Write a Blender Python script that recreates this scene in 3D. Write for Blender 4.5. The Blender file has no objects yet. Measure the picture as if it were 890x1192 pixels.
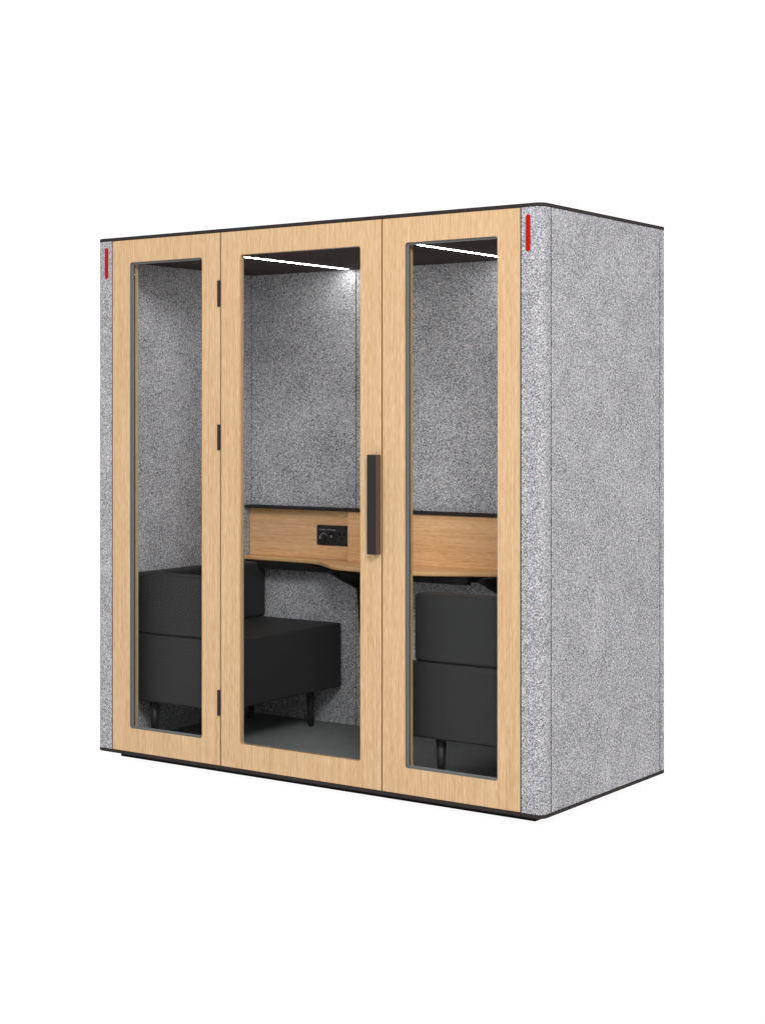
import bpy, bmesh, math, random
from mathutils import Vector, Matrix
random.seed(4)
S = bpy.context.scene
C = S.collection
ZO = 0.032                      # the booth's base slab floats this far above the floor on its plinth

# ------------------------------------------------------------------ materials
def new_mat(name):
    m = bpy.data.materials.new(name); m.use_nodes = True
    nt = m.node_tree
    b = nt.nodes['Principled BSDF']
    return m, nt, b
def N(nt, t, **kw):
    n = nt.nodes.new(t)
    for k, v in kw.items():
        if k in n.inputs: n.inputs[k].default_value = v
        else: setattr(n, k, v)
    return n
def ramp(nt, stops, interp='LINEAR'):
    r = nt.nodes.new('ShaderNodeValToRGB'); cr = r.color_ramp; cr.interpolation = interp
    while len(cr.elements) < len(stops): cr.elements.new(0.5)
    for e, (p, c) in zip(cr.elements, stops):
        e.position = p; e.color = (*c, 1) if len(c) == 3 else c
    return r
def mapping(nt, scale, rot=(0, 0, 0)):
    tc = nt.nodes.new('ShaderNodeTexCoord'); mp = nt.nodes.new('ShaderNodeMapping')
    mp.inputs['Location'].default_value = (0.37, 0.41, 0.23)
    mp.inputs['Scale'].default_value = scale; mp.inputs['Rotation'].default_value = rot
    nt.links.new(tc.outputs['Object'], mp.inputs['Vector'])
    return mp
def noise(nt, vec, scale, detail=2, rough=0.5, dist=0):
    n = N(nt, 'ShaderNodeTexNoise'); n.inputs['Scale'].default_value = scale
    n.inputs['Detail'].default_value = detail; n.inputs['Roughness'].default_value = rough
    n.inputs['Distortion'].default_value = dist
    nt.links.new(vec, n.inputs['Vector'])
    return n
def mix(nt, a, b, fac, mode='MIX'):
    m = nt.nodes.new('ShaderNodeMix'); m.data_type = 'RGBA'; m.blend_type = mode
    for sock, v in ((m.inputs['Factor'], fac), (m.inputs['A'], a), (m.inputs['B'], b)):
        if hasattr(v, 'is_linked'): nt.links.new(v, sock)
        elif isinstance(v, tuple): sock.default_value = (*v, 1)
        else: sock.default_value = v
    return m.outputs['Result']
def mth(nt, op, a, b=0.0, clamp=False):
    m = nt.nodes.new('ShaderNodeMath'); m.operation = op; m.use_clamp = clamp
    for s, v in zip(m.inputs, (a, b)):
        if hasattr(v, 'is_linked'): nt.links.new(v, s)
        else: s.default_value = v
    return m.outputs[0]

def felt(name, dark, mid, light, k=1.0):
    m, nt, b = new_mat(name)
    mp = mapping(nt, (1, 1, 1), (0.6, 0.8, 0.35))
    n1 = noise(nt, mp.outputs[0], 205 * k, 2, 0.7, 0.4)
    n2 = noise(nt, mp.outputs[0], 480 * k, 1, 0.7)
    n3 = noise(nt, mp.outputs[0], 60, 2, 0.6, 0.5)
    n4 = noise(nt, mp.outputs[0], 7, 3, 0.55)
    v = mth(nt, 'MULTIPLY', n1.outputs['Fac'], 0.58)
    v = mth(nt, 'ADD', v, mth(nt, 'MULTIPLY', n2.outputs['Fac'], 0.28))
    v = mth(nt, 'ADD', v, mth(nt, 'MULTIPLY', n3.outputs['Fac'], 0.08))
    v = mth(nt, 'ADD', v, mth(nt, 'MULTIPLY', n4.outputs['Fac'], 0.06))
    r = ramp(nt, [(0.405, dark), (0.5, mid), (0.597, light)])
    nt.links.new(v, r.inputs['Fac'])
    # fibres of slightly warmer and cooler grey
    n5 = noise(nt, mp.outputs[0], 95, 1, 0.5)
    r5 = ramp(nt, [(0.42, (0.95, 0.985, 1.04)), (0.58, (1.04, 0.985, 0.985))])
    nt.links.new(n5.outputs['Fac'], r5.inputs['Fac'])
    col = mix(nt, r.outputs['Color'], r5.outputs['Color'], 1.0, 'MULTIPLY')
    nt.links.new(col, b.inputs['Base Color'])
    b.inputs['Roughness'].default_value = 0.95
    b.inputs['Specular IOR Level'].default_value = 0.05
    bp = N(nt, 'ShaderNodeBump'); bp.inputs['Strength'].default_value = 0.12; bp.inputs['Distance'].default_value = 0.002
    nt.links.new(v, bp.inputs['Height']); nt.links.new(bp.outputs[0], b.inputs['Normal'])
    return m

def wood(name, dark, mid, light, horizontal=False):
    m, nt, b = new_mat(name)
    def mp(l, f):  # l = frequency along the grain, f = across it
        return mapping(nt, (l, f, f) if horizontal else (f, f, l)).outputs[0]
    fine = noise(nt, mp(1.6, 150), 1, 2, 0.6)
    med = noise(nt, mp(9, 170), 1, 2, 0.6)
    broad = noise(nt, mp(0.25, 14), 1, 2, 0.5)
    fleck = noise(nt, mp(24, 250), 1, 1, 0.5)
    v = mth(nt, 'MULTIPLY', fine.outputs['Fac'], 0.36)
    v = mth(nt, 'ADD', v, mth(nt, 'MULTIPLY', med.outputs['Fac'], 0.25))
    v = mth(nt, 'ADD', v, mth(nt, 'MULTIPLY', broad.outputs['Fac'], 0.05))
    v = mth(nt, 'ADD', v, mth(nt, 'MULTIPLY', fleck.outputs['Fac'], 0.34))
    r = ramp(nt, [(0.36, dark), (0.5, mid), (0.62, light)])
    nt.links.new(v, r.inputs['Fac'])
    nt.links.new(r.outputs['Color'], b.inputs['Base Color'])
    b.inputs['Roughness'].default_value = 0.6
    b.inputs['Specular IOR Level'].default_value = 0.15
    bp = N(nt, 'ShaderNodeBump'); bp.inputs['Strength'].default_value = 0.12; bp.inputs['Distance'].default_value = 0.001
    nt.links.new(v, bp.inputs['Height']); nt.links.new(bp.outputs[0], b.inputs['Normal'])
    return m

def plain(name, col, rough=0.5, spec=0.3, var=0.12, scale=30, bump=0.0, metal=0.0):
    m, nt, b = new_mat(name)
    mp = mapping(nt, (1, 1, 1))
    n = noise(nt, mp.outputs[0], scale, 3, 0.6)
    r = ramp(nt, [(0.3, tuple(c * (1 - var) for c in col)), (0.7, tuple(min(1, c * (1 + var)) for c in col))])
    nt.links.new(n.outputs['Fac'], r.inputs['Fac'])
    nt.links.new(r.outputs['Color'], b.inputs['Base Color'])
    b.inputs['Roughness'].default_value = rough
    b.inputs['Specular IOR Level'].default_value = spec
    b.inputs['Metallic'].default_value = metal
    if bump:
        bp = N(nt, 'ShaderNodeBump'); bp.inputs['Strength'].default_value = bump; bp.inputs['Distance'].default_value = 0.001
        nt.links.new(n.outputs['Fac'], bp.inputs['Height']); nt.links.new(bp.outputs[0], b.inputs['Normal'])
    return m

FELT = felt('felt_outer', (0.07, 0.07, 0.076), (0.285, 0.285, 0.291), (0.63, 0.62, 0.63))
FELT_IN = felt('felt_inner', (0.045, 0.045, 0.05), (0.345, 0.355, 0.365), (0.80, 0.79, 0.80))
OAK = wood('oak_veneer', (0.435, 0.262, 0.132), (0.53, 0.347, 0.192), (0.60, 0.42, 0.252))
OAK_H = wood('oak_veneer_horizontal', (0.60, 0.33, 0.15), (0.74, 0.44, 0.22), (0.82, 0.53, 0.29), True)
OAK_TOP = wood('oak_edge', (0.60, 0.335, 0.15), (0.68, 0.40, 0.185), (0.74, 0.45, 0.22), True)
BLACK = plain('black_board', (0.027, 0.022, 0.021), 0.7, 0.08, 0.15, 40)
PLINTH = plain('black_plinth', (0.006, 0.005, 0.005), 0.8, 0.05)
CORE = plain('dark_core', (0.016, 0.010, 0.009), 0.8, 0.05)
JOINT = plain('black_joint', (0.012, 0.012, 0.013), 0.8, 0.03)
GREY = plain('grey_gasket', (0.15, 0.15, 0.151), 0.55, 0.15, 0.05, 60)
SEAL = plain('dark_seal', (0.03, 0.03, 0.034), 0.6, 0.1)
LEATHER = plain('black_upholstery', (0.024, 0.024, 0.0245), 0.6, 0.18, 0.10, 260, 0.08)
LEG = plain('black_leg', (0.022, 0.022, 0.022), 0.4, 0.3)
STEEL = plain('black_steel', (0.010, 0.009, 0.009), 0.6, 0.1)
CEIL = plain('black_ceiling', (0.062, 0.047, 0.046), 0.8, 0.1, 0.2, 90)
BRONZE = plain('dark_bronze', (0.015, 0.0138, 0.0135), 0.45, 0.2, 0.06, 50)
WOOD_REFLECTION = plain('painted_wood_reflection', (0.085, 0.055, 0.042), 0.35, 0.3, 0.06, 50)
HINGE = plain('black_hinge', (0.02, 0.014, 0.015), 0.5, 0.2)
RED = plain('red_tag', (0.36, 0.004, 0.004), 0.6, 0.1, 0.05, 200)
SOCKET = plain('black_plastic', (0.020, 0.020, 0.021), 0.45, 0.2)
PRINT = plain('white_print', (0.42, 0.42, 0.42), 0.6, 0.1, 0.02)
def floor_mat():
    # white studio floor, made translucent: the white surround lights it through, leaving no shadow
    m = bpy.data.materials.new('white_translucent'); m.use_nodes = True
    nt = m.node_tree; nt.nodes.clear()
    out = nt.nodes.new('ShaderNodeOutputMaterial')
    tr = nt.nodes.new('ShaderNodeBsdfTranslucent'); tr.inputs[0].default_value = (0.97, 0.97, 0.97, 1)
    df = nt.nodes.new('ShaderNodeBsdfDiffuse'); df.inputs[0].default_value = (0.9, 0.9, 0.9, 1)
    mx = nt.nodes.new('ShaderNodeMixShader'); mx.inputs[0].default_value = 0.06
    nt.links.new(tr.outputs[0], mx.inputs[1]); nt.links.new(df.outputs[0], mx.inputs[2])
    nt.links.new(mx.outputs[0], out.inputs['Surface'])
    return m
WHITE = floor_mat()

def carpet_mat():
    m, nt, b = new_mat('grey_carpet')
    a = mapping(nt, (140, 24, 1)); n1 = noise(nt, a.outputs[0], 1, 3, 0.6)
    c = mapping(nt, (1, 1, 1)); n2 = noise(nt, c.outputs[0], 330, 2, 0.6)
    v = mth(nt, 'ADD', mth(nt, 'MULTIPLY', n1.outputs['Fac'], 0.5), mth(nt, 'MULTIPLY', n2.outputs['Fac'], 0.5))
    r = ramp(nt, [(0.35, (0.14, 0.147, 0.147)), (0.65, (0.225, 0.232, 0.232))])
    nt.links.new(v, r.inputs['Fac']); nt.links.new(r.outputs['Color'], b.inputs['Base Color'])
    b.inputs['Roughness'].default_value = 0.9; b.inputs['Specular IOR Level'].default_value = 0.05
    bp = N(nt, 'ShaderNodeBump'); bp.inputs['Strength'].default_value = 0.3; bp.inputs['Distance'].default_value = 0.002
    nt.links.new(v, bp.inputs['Height']); nt.links.new(bp.outputs[0], b.inputs['Normal'])
    return m
CARPET = carpet_mat()

def glass_mat():
    m = bpy.data.materials.new('clear_glass'); m.use_nodes = True
    nt = m.node_tree; nt.nodes.clear()
    out = nt.nodes.new('ShaderNodeOutputMaterial')
    tr = nt.nodes.new('ShaderNodeBsdfTransparent'); tr.inputs[0].default_value = (0.985, 0.988, 0.987, 1)
    gl = nt.nodes.new('ShaderNodeBsdfGlossy'); gl.inputs['Roughness'].default_value = 0.02
    gl.inputs[0].default_value = (1, 1, 1, 1)
    fr = nt.nodes.new('ShaderNodeFresnel'); fr.inputs['IOR'].default_value = 1.06   # anti-reflective coated
    mx = nt.nodes.new('ShaderNodeMixShader')
    nt.links.new(fr.outputs[0], mx.inputs[0]); nt.links.new(tr.outputs[0], mx.inputs[1])
    nt.links.new(gl.outputs[0], mx.inputs[2]); nt.links.new(mx.outputs[0], out.inputs['Surface'])
    return m
GLASS = glass_mat()

def lamp_mat(strength):
    m, nt, b = new_mat('led_diffuser')
    b.inputs['Base Color'].default_value = (0.9, 0.9, 0.9, 1)
    b.inputs['Emission Color'].default_value = (1, 0.98, 0.96, 1)
    b.inputs['Emission Strength'].default_value = strength
    return m
LED = lamp_mat(64.0)

# ------------------------------------------------------------------ geometry
def root(name, loc, label, cat, group=None):
    o = bpy.data.objects.new(name, None); C.objects.link(o)
    o.empty_display_size = 0.2
    o.location = loc; o['label'] = label; o['category'] = cat
    if group: o['group'] = group
    return o
def origin(o):
    v = Vector((0, 0, 0))
    while o is not None:
        v += o.location; o = o.parent
    return v
def obj(name, bm, mat, parent, bevel=0.0, seg=2, smooth=False, label=None):
    """Link bm (built in booth coordinates) as one mesh object under its parent."""
    off = Vector((0, 0, ZO)) - (origin(parent) if parent else Vector((0, 0, 0)))
    bmesh.ops.translate(bm, verts=bm.verts, vec=off)
    bmesh.ops.recalc_face_normals(bm, faces=bm.faces)
    me = bpy.data.meshes.new(name); bm.to_mesh(me); bm.free()
    me.materials.append(mat)
    o = bpy.data.objects.new(name, me); C.objects.link(o)
    o.parent = parent
    if smooth:
        for p in me.polygons: p.use_smooth = True
    if bevel:
        md = o.modifiers.new('bevel', 'BEVEL'); md.width = bevel; md.segments = seg
        md.limit_method = 'ANGLE'; md.angle_limit = math.radians(35)
        if smooth: md.harden_normals = True
    if label: o['label'] = label
    return o
def box(bm, x0, x1, y0, y1, z0, z1):
    vs = [bm.verts.new(p) for p in ((x0, y0, z0), (x1, y0, z0), (x1, y1, z0), (x0, y1, z0),
                                    (x0, y0, z1), (x1, y0, z1), (x1, y1, z1), (x0, y1, z1))]
    for f in ((0, 1, 2, 3), (4, 5, 6, 7), (0, 1, 5, 4), (1, 2, 6, 5), (2, 3, 7, 6), (3, 0, 4, 7)):
        bm.faces.new([vs[i] for i in f])
    return bm
def B(*a): return box(bmesh.new(), *a)
def prism_z(bm, pts, z0, z1):
    n = len(pts)
    lo = [bm.verts.new((x, y, z0)) for x, y in pts]; hi = [bm.verts.new((x, y, z1)) for x, y in pts]
    bm.faces.new(lo[::-1]); bm.faces.new(hi)
    for i in range(n): bm.faces.new((lo[i], lo[(i + 1) % n], hi[(i + 1) % n], hi[i]))
    return bm
def prism_y(bm, pts, y0, y1):           # pts = (x, z)
    n = len(pts)
    lo = [bm.verts.new((x, y0, z)) for x, z in pts]; hi = [bm.verts.new((x, y1, z)) for x, z in pts]
    bm.faces.new(lo); bm.faces.new(hi[::-1])
    for i in range(n): bm.faces.new((lo[i], lo[(i + 1) % n], hi[(i + 1) % n], hi[i]))
    return bm
def rrect(x0, x1, z0, z1, r, n=6):
    pts = []
    for cx, cz, a0 in ((x1 - r, z1 - r, 0), (x0 + r, z1 - r, 90), (x0 + r, z0 + r, 180), (x1 - r, z0 + r, 270)):
        for i in range(n + 1):
            a = math.radians(a0 + 90 * i / n)
            pts.append((cx + r * math.cos(a), cz + r * math.sin(a)))
    return pts
def ring_y(bm, outer, inner, y0, y1):
    """A flat frame in the xz plane with a hole, from y0 to y1."""
    loops = []
    for y in (y0, y1):
        a = [bm.verts.new((x, y, z)) for x, z in outer]; b = [bm.verts.new((x, y, z)) for x, z in inner]
        es = []
        for L in (a, b):
            for i in range(len(L)): es.append(bm.edges.new((L[i], L[(i + 1) % len(L)])))
        bmesh.ops.triangle_fill(bm, use_beauty=True, use_dissolve=False, edges=es)
        loops.append((a, b))
    for k in (0, 1):
        p, q = loops[0][k], loops[1][k]; n = len(p)
        for i in range(n): bm.faces.new((p[i], p[(i + 1) % n], q[(i + 1) % n], q[i]))
    return bm
def rect(x0, x1, z0, z1): return [(x1, z1), (x0, z1), (x0, z0), (x1, z0)]
def cone(bm, x, y, z0, z1, r0, r1, n=24, dx=0, dy=0):
    lo, hi = [], []
    for i in range(n):
        a = 2 * math.pi * i / n
        lo.append(bm.verts.new((x + dx + r0 * math.cos(a), y + dy + r0 * math.sin(a), z0)))
        hi.append(bm.verts.new((x + r1 * math.cos(a), y + r1 * math.sin(a), z1)))
    bm.faces.new(lo[::-1]); bm.faces.new(hi)
    for i in range(n): bm.faces.new((lo[i], lo[(i + 1) % n], hi[(i + 1) % n], hi[i]))
    return bm

# ------------------------------------------------------------------ floor
fl = bmesh.new()
vs = [fl.verts.new((x, y, -ZO)) for x, y in ((-300, -300), (300, -300), (300, 300), (-300, 300))]
fl.faces.new(vs)
floor = obj('floor', fl, WHITE, None); floor['kind'] = 'structure'
floor['label'] = 'plain seamless white studio floor under the booth'

# ------------------------------------------------------------------ the booth
XL, D, ZT = -2.304, 1.044, 2.300      # left face, back face, top of the roof slab
R = 0.033
xl, xr, yb, zc, zf = -2.205, -0.099, 0.966, 2.197, 0.042
G = 0.0026                            # half a seam
booth = root('meeting_booth', (XL / 2, D / 2, 0),
             'grey felt office booth with oak front, glass door and black roof edge on white floor', 'office booth')

def footprint(o):
    pts = []
    x0, x1, y0, y1, r = XL - o, o, -o, D + o, R + o
    for cx, cy, a0 in ((x1 - r, y1 - r, 0), (x0 + r, y1 - r, 90), (x0 + r, y0 + r, 180), (x1 - r, y0 + r, 270)):
        for i in range(9):
            a = math.radians(a0 + 90 * i / 8)
            pts.append((cx + r * math.cos(a), cy + r * math.sin(a)))
    return pts
obj('roof', prism_z(bmesh.new(), footprint(0.0006), 2.286, ZT), BLACK, booth, 0.0015)
base = obj('base', prism_z(bmesh.new(), footprint(0.0006), -0.001, 0.013), BLACK, booth, 0.0015)
obj('plinth', B(XL + 0.076, -0.076, 0.076, D - 0.076, -ZO, -0.0012), PLINTH, base)

# felt corner panels: an L in plan with a rounded outer corner
Z0, Z1 = 0.0135, 2.2855
def corner(front, left):
    t = 0.020; a = 0.095 - G; c = 0.0655 - 0.0042
    pts = [(-a, 0), (-R, 0)]
    for i in range(1, 10):
        an = math.radians(-90 + 10 * i - (0 if i < 9 else 0))
        pts.append((-R + R * math.cos(an), R + R * math.sin(an)))
    pts += [(0, c), (-t, c), (-t, R), (-R, t), (-a, t)]
    out = []
    for x, y in pts:
        if left: x = XL - x
        if not front: y = D - y
        out.append((x, y))
    return obj('corner_panel', prism_z(bmesh.new(), out, Z0, Z1), FELT, booth, 0.0012)
cfr = corner(True, False); cfl = corner(True, True); corner(False, False); corner(False, True)
for par, x0, lab in ((cfr, -0.0722, None), (cfl, -2.2535, None)):
    obj('red_tag', prism_y(bmesh.new(), rrect(x0, x0 + 0.0196, 2.119, 2.257, 0.0097, 8), -0.0022, 0.001), RED, par, 0.0008)
for s in (0, 1):
    x0, x1 = (-0.020, 0.0) if s == 0 else (XL, XL + 0.020)
    obj('side_panel', B(x0, x1, 0.0655 + 0.0008, D - 0.0655 - 0.0008, Z0, Z1), FELT, booth, 0.0012)
obj('back_panel', B(XL + 0.095 + G, -0.095 - G, D - 0.020, D, Z0, Z1), FELT, booth, 0.0012)
# dark core of the walls, seen only in the seams
co = bmesh.new()
box(co, XL + 0.0215, XL + 0.080, 0.0385, D - 0.0215, Z0 + 0.001, Z1 - 0.001)
box(co, -0.080, -0.0215, 0.0385, D - 0.0215, Z0 + 0.001, Z1 - 0.001)
box(co, XL + 0.0805, -0.0805, yb + 0.0125, D - 0.0215, Z0 + 0.001, Z1 - 0.001)
obj('wall_core', co, CORE, booth)
# inner felt lining
T = 0.012
for x0, x1 in ((xl - T, xl), (xr, xr + T)):
    obj('wall_lining', B(x0, x1, 0.058, yb - 0.0005, zf + 0.0005, zc - 0.0005), FELT_IN, booth, 0.001)
for x0, x1 in ((xl + 0.0005, -1.5655 - G), (-1.5655 + G, -0.7385 - G), (-0.7385 + G, xr - 0.0005)):
    obj('wall_lining', B(x0, x1, yb, yb + T, zf + 0.0005, zc - 0.0005), FELT_IN, booth, 0.001)
obj('carpet', B(XL + 0.081, -0.081, 0.0585, yb + 0.012, 0.014, zf), CARPET, booth)
ceiling = obj('ceiling', B(XL + 0.081, -0.081, 0.0585, yb + 0.012, zc, 2.285), CEIL, booth)
for x in (-1.600, -0.690):
    obj('light_strip', B(x - 0.007, x + 0.007, 0.195, yb - 0.024, zc - 0.0012, zc - 0.0002), LED, ceiling)

# glazed front: two fixed frames and the door between them
FZ0, FZ1 = 0.0145, 2.2845
S0, S1, S2, S3 = -2.209, -1.574, -0.732, -0.095
OZ0, OZ1 = 0.119, 2.1845
def fixed(x0, x1, ox0, ox1):
    hole = rrect(ox0, ox1, OZ0, OZ1, 0.011)
    fr = obj('window_frame', ring_y(bmesh.new(), rect(x0 + G, x1 - G, FZ0, FZ1), hole, 0.0, 0.055), OAK, booth, 0.0008)
    gt = 0.0012
    gk = ring_y(bmesh.new(), hole, rrect(ox0 + gt, ox1 - gt, OZ0 + gt, OZ1 - gt, 0.010), 0.0015, 0.0119)
    ring_y(gk, hole, rrect(ox0 + 0.0085, ox1 - 0.0085, OZ0 + 0.0085, OZ1 - 0.0085, 0.004), 0.0120, 0.0200)
    obj('gasket', gk, GREY, fr, 0.0006)
    obj('seal', ring_y(bmesh.new(), rrect(ox0 + 0.0003, ox1 - 0.0003, OZ0 + 0.0003, OZ1 - 0.0003, 0.011), rrect(ox0 + 0.007, ox1 - 0.007, OZ0 + 0.007, OZ1 - 0.007, 0.004), 0.0203, 0.0268), SEAL, fr)
    obj('pane', B(ox0 + 0.0075, ox1 - 0.0075, 0.0208, 0.0262, OZ0 + 0.0075, OZ1 - 0.0075), GLASS, fr)
    return fr
fixed(S0, S1, -2.1015, -1.6785)
fixed(S2, S3, -0.6210, -0.1965)
door = obj('door', ring_y(bmesh.new(), rect(S1 + G, S2 - G, FZ0, FZ1), rrect(-1.4665, -0.8385, OZ0, OZ1, 0.012), 0.0, 0.0265), OAK, booth, 0.0008)
obj('pane', B(-1.4655, -0.8395, 0.0105, 0.0165, OZ0 + 0.001, OZ1 - 0.001), GLASS, door)
# dark stops behind the seams
st = bmesh.new()
for x in (S1, S2): box(st, x - 0.020, x + 0.020, 0.0562, 0.0575, FZ0, FZ1)
box(st, S1 + 0.0035, S1 + 0.020, 0.0275, 0.0555, FZ0, FZ1); box(st, S2 - 0.020, S2 - 0.0035, 0.0275, 0.0555, FZ0, FZ1)
obj('door_stop', st, CORE, booth)
for x in (S0, S1, S2, S3):               # dark strip in each joint of the front
    obj('joint_strip', B(x - 0.0024, x + 0.0024, 0.0016, 0.0195, FZ0, FZ1), CORE, booth)
for xa_, xb_ in ((-0.0195, -0.0008), (XL + 0.0008, XL + 0.0195)):
    for y in (0.0638, D - 0.0638):
        obj('joint_strip', B(xa_, xb_, y - 0.0023, y + 0.0023, FZ0, FZ1), JOINT, booth)
# pull handle: an extruded profile with a chamfered left edge and a sloping right face
hp = [(-0.7870, -0.0008), (-0.7870, -0.0270), (-0.7820, -0.0330), (-0.7440, -0.0345), (-0.7390, -0.0310), (-0.7370, -0.0080), (-0.7362, -0.0008)]
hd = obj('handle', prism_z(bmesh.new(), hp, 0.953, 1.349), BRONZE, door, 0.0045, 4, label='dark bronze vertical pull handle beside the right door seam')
hd.data.materials.append(WOOD_REFLECTION)          # wood's reflection painted as brown on the side turned to the right
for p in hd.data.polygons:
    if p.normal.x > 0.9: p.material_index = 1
for z0, z1 in ((1.969, 2.081), (1.358, 1.467), (0.227, 0.336)):
    hb = prism_z(bmesh.new(), [(-1.5880, -0.0008), (-1.5880, -0.0050), (-1.5860, -0.0066), (-1.5765, -0.0066), (-1.5730, -0.0040), (-1.5730, -0.0008)], z0, z1)
    obj('hinge', hb, HINGE, door, 0.0006)

# ------------------------------------------------------------------ the two sofas
def sofa(mirror, label):
    f = (lambda x: XL - x) if mirror else (lambda x: x)
    r = root('bench_sofa', (f(-1.92), 0.52, zf + ZO), label, 'sofa', 'sofas inside the booth')
    def bx(x0, x1, *rest): return B(min(f(x0), f(x1)), max(f(x0), f(x1)), *rest)
    y0, y1 = 0.100, 0.945
    xa, xe = -2.200, -1.635
    def soft(name, bm, bev, amp):
        o = obj(name, bm, LEATHER, r, bev, 5, True)
        return o
    bm = bx(xa, xe, y0, y1, 0.222, 0.526)
    soft('seat', bm, 0.011, 0)
    # wrap-around back: along the side wall and across the end nearest the glass
    L = [(xa, y0), (xe - 0.021, y0), (xe - 0.021, y0 + 0.105), (xa + 0.105, y0 + 0.105), (xa + 0.105, y1), (xa, y1)]
    L = [(f(x), y) for x, y in L]
    soft('backrest', prism_z(bmesh.new(), L, 0.5275, 0.797), 0.014, 0)
    for x, y in ((-2.105, 0.165), (-1.745, 0.165), (-2.100, 0.840), (-1.738, 0.840)):
        obj('leg', cone(bmesh.new(), f(x), y, zf, 0.2225, 0.0138, 0.0220, 28), LEG, r, 0, 0, True)
    return r
sofa(False, 'black upholstered low sofa on round legs seen through the narrow left window and the door')
sofa(True, 'black upholstered low sofa standing at the right, seen only through the narrow right window')

# ------------------------------------------------------------------ the wall table
yp = 0.954
table = root('wall_table', (XL / 2, yb, 0.62 + ZO),
             'oak wall table with curved front edge fixed across the back wall between the sofas', 'table')
PX0, PX1 = -1.582, -0.722
for a_, b_ in ((xl + 0.001, PX0 - 0.0002), (PX1 + 0.0002, xr - 0.001)):
    obj('back_panel', B(a_, b_, yp, yb - 0.0005, 0.8212, 1.054), OAK_H, table, 0.0008)
rb = B(PX0, PX1, yp - 0.034, yb - 0.0006, 0.8212, 1.0538)
bmesh.ops.translate(rb, verts=rb.verts, vec=(-0.31, 0, -0.17))
raised = obj('raised_panel', rb, OAK_H, table, 0.0015); raised.location = (0.31, 0, 0.17)   # its own cut of veneer
obj('ledge', B(xl + 0.001, xr - 0.001, 0.908, yb - 0.0004, 1.0545, 1.069), BLACK, table, 0.003, 3)
# tabletop: shallow at the walls, deeper in the middle
KN = [(-2.25, 0.903), (-2.05, 0.899), (-1.88, 0.892), (-1.715, 0.858), (-1.600, 0.770), (-1.490, 0.692), (-1.330, 0.664),
      (-1.150, 0.655), (-1.000, 0.664), (-0.860, 0.728), (-0.700, 0.812), (-0.500, 0.870), (-0.250, 0.893), (-0.05, 0.900)]
def front(x):                            # Catmull-Rom through the measured knots
    for i in range(len(KN) - 1):
        if KN[i][0] <= x <= KN[i + 1][0]: break
    p1, p2 = KN[i], KN[i + 1]; p0 = KN[max(0, i - 1)]; p3 = KN[min(len(KN) - 1, i + 2)]
    h = p2[0] - p1[0]; t = (x - p1[0]) / h
    m1 = (p2[1] - p0[1]) / (p2[0] - p0[0]) * h; m2 = (p3[1] - p1[1]) / (p3[0] - p1[0]) * h
    return ((2*t**3 - 3*t*t + 1) * p1[1] + (t**3 - 2*t*t + t) * m1 + (-2*t**3 + 3*t*t) * p2[1] + (t**3 - t*t) * m2)
xs = [xl + 0.001 + (xr - xl - 0.002) * i / 80 for i in range(81)]
tp = [(x, front(x)) for x in xs] + [(xr - 0.001, yp - 0.001), (xl + 0.001, yp - 0.001)]
obj('tabletop', prism_z(bmesh.new(), tp, 0.8015, 0.8210), OAK_TOP, table, 0.006, 3, True)
obj('beam', B(xl + 0.03, xr - 0.03, 0.880, yb - 0.0005, 0.764, 0.801), STEEL, table, 0.002)
for x in (-1.520, -0.705):
    g = bmesh.new()
    prof = [(0.705, 0.801), (0.705, 0.782), (0.925, 0.690), (0.944, 0.488), (yb - 0.001, 0.488), (yb - 0.001, 0.801)]
    a = [g.verts.new((x - 0.012, y, z)) for y, z in prof]; b = [g.verts.new((x + 0.012, y, z)) for y, z in prof]
    g.faces.new(a); g.faces.new(b[::-1])
    for i in range(6): g.faces.new((a[i], a[(i + 1) % 6], b[(i + 1) % 6], b[i]))
    obj('bracket', g, STEEL, table, 0.0015)
mid = B(-1.500, -0.804, 0.740, 0.775, 0.765, 0.8005); box(mid, -1.17, -1.13, 0.744, 0.879, 0.760, 0.8002); box(mid, -1.165, -1.135, 0.760, 0.795, 0.715, 0.7595)
obj('rail', mid, STEEL, table, 0.0015)
# socket panel on the back panel, right up against the raised middle part
sy = yp - 0.0042
sk = obj('socket_panel', prism_y(bmesh.new(), rrect(-1.787, -1.5935, 0.8875, 0.9840, 0.009), sy, yp + 0.002), SOCKET, table, 0.0012)
kb = bmesh.new(); n = 28
lo = [kb.verts.new((-1.744 + 0.0135 * math.cos(2*math.pi*i/n), sy - 0.0002, 0.9265 + 0.0135 * math.sin(2*math.pi*i/n))) for i in range(n)]
hi = [kb.verts.new((-1.744 + 0.0115 * math.cos(2*math.pi*i/n), sy - 0.014, 0.9265 + 0.0115 * math.sin(2*math.pi*i/n))) for i in range(n)]
kb.faces.new(lo); kb.faces.new(hi[::-1])
for i in range(n): kb.faces.new((lo[i], lo[(i+1) % n], hi[(i+1) % n], hi[i]))
obj('knob', kb, LEG, sk, 0.001)
ab = bmesh.new()
def arc_seg(a0, a1, r0, r1):
    pts = [(-1.744 + r * math.cos(math.radians(a)), 0.9265 + r * math.sin(math.radians(a))) for r, a in ((r0, a0), (r1, a0), (r1, a1), (r0, a1))]
    prism_y(ab, pts, sy - 0.0008, sy + 0.0004)
for i, a in enumerate(range(20, 200, 20)): arc_seg(a, a + 13, 0.0175, 0.0175 + 0.0016 + 0.0003 * i)
prism_y(ab, rect(-1.7705, -1.7625, 0.918, 0.931), sy - 0.0008, sy + 0.0004)
obj('dial_marks', ab, PRINT, sk)
ub = prism_y(bmesh.new(), rect(-1.706, -1.694, 0.919, 0.948), sy - 0.0010, sy + 0.0004)
us = obj('charging_port', ub, PLINTH, sk)
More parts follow.
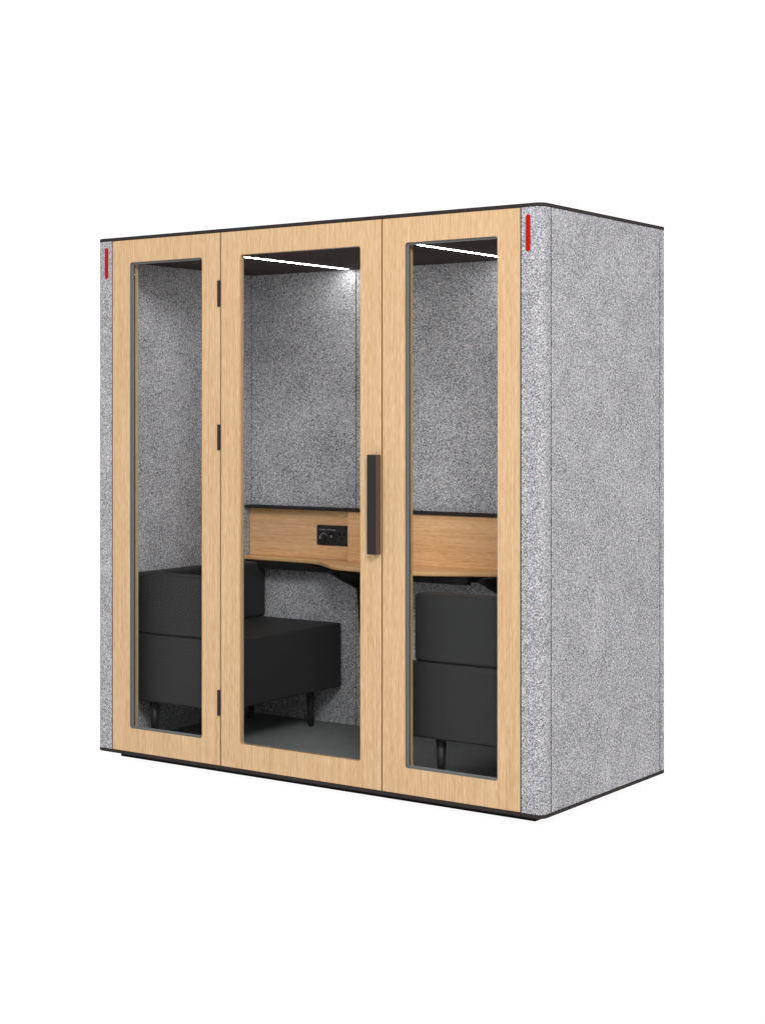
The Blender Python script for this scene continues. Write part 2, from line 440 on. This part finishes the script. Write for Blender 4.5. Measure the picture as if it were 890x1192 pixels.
obj('contact', prism_y(bmesh.new(), rect(-1.7025, -1.6975, 0.9245, 0.9365), sy - 0.0016, sy - 0.0004), PRINT, sk)
ob = prism_y(bmesh.new(), rrect(-1.667, -1.607, 0.902, 0.960, 0.003), sy - 0.0012, sy + 0.0004)
obj('outlet', ob, LEG, sk, 0.0004)
pb = bmesh.new()
def slot(cx, cz, ang, w=0.0034, h=0.0125):
    c, s_ = math.cos(ang), math.sin(ang)
    prism_y(pb, [(cx + x * c - z * s_, cz + x * s_ + z * c) for x, z in ((w, h/2), (-w, h/2), (-w, -h/2), (w, -h/2))], sy - 0.0018, sy - 0.0006)
slot(-1.648, 0.943, math.radians(30)); slot(-1.626, 0.943, math.radians(-30)); slot(-1.637, 0.921, 0)
obj('pin_hole', pb, PLINTH, sk)
def lettering(text, x, z, width):
    cu = bpy.data.curves.new('lettering', 'FONT'); cu.body = text; cu.size = 0.0125; cu.extrude = 0.0003
    o = bpy.data.objects.new('lettering', cu); C.objects.link(o)
    bpy.context.view_layer.update()
    me = bpy.data.meshes.new_from_object(o.evaluated_get(bpy.context.evaluated_depsgraph_get()))
    bpy.data.objects.remove(o)
    xs_ = [v.co.x for v in me.vertices]; k = width / (max(xs_) - min(xs_)); x_0 = min(xs_)
    off = Vector((0, 0, ZO)) - origin(sk)
    for v in me.vertices:
        v.co = Vector((x + (v.co.x - x_0) * k, sy - 0.0006 - v.co.z, z + v.co.y * 0.75)) + off
    me.materials.clear(); me.materials.append(PRINT)
    t = bpy.data.objects.new('lettering', me); C.objects.link(t); t.parent = sk
lettering('Ventilation', -1.7715, 0.9595, 0.0425)
lettering('USB Charging', -1.7225, 0.9595, 0.0490)

# ------------------------------------------------------------------ light, camera
w = bpy.data.worlds.new('World'); S.world = w; w.use_nodes = True
bg = w.node_tree.nodes['Background']
bg.inputs[0].default_value = (1, 1, 1, 1); bg.inputs[1].default_value = 1.06

def area(name, loc, target, sx, sy_, power, col=(1, 1, 1)):
    l = bpy.data.lights.new(name, 'AREA'); l.shape = 'RECTANGLE'; l.size = sx; l.size_y = sy_
    l.energy = power; l.color = col
    o = bpy.data.objects.new(name, l); C.objects.link(o); o.location = loc
    d = Vector(target) - Vector(loc)
    o.rotation_euler = d.to_track_quat('-Z', 'Y').to_euler()
    return o
area('key_softbox', (3.0, -4.4, 4.9), (-1.1, 0.3, 1.4), 1.8, 1.8, 280)

cam = bpy.data.cameras.new('camera'); co_ = bpy.data.objects.new('camera', cam); C.objects.link(co_)
co_.location = (3.15888587, -5.49258204, 1.49685523 + ZO)
co_.rotation_euler = (math.pi / 2, 0, 0.616031102)
cam.sensor_fit = 'HORIZONTAL'; cam.sensor_width = 36
cam.lens = 36 * 1974.4284 / 890
cam.shift_y = (485.94619 - 596.0) / 890
cam.clip_end = 2000; cam.clip_start = 0.05
S.camera = co_

S.render.engine = 'CYCLES'
S.cycles.max_bounces = 12; S.cycles.transparent_max_bounces = 24
S.cycles.diffuse_bounces = 6
S.cycles.caustics_reflective = False
S.view_settings.view_transform = 'Standard'; S.view_settings.look = 'None'
S.view_settings.exposure = 0; S.view_settings.gamma = 1
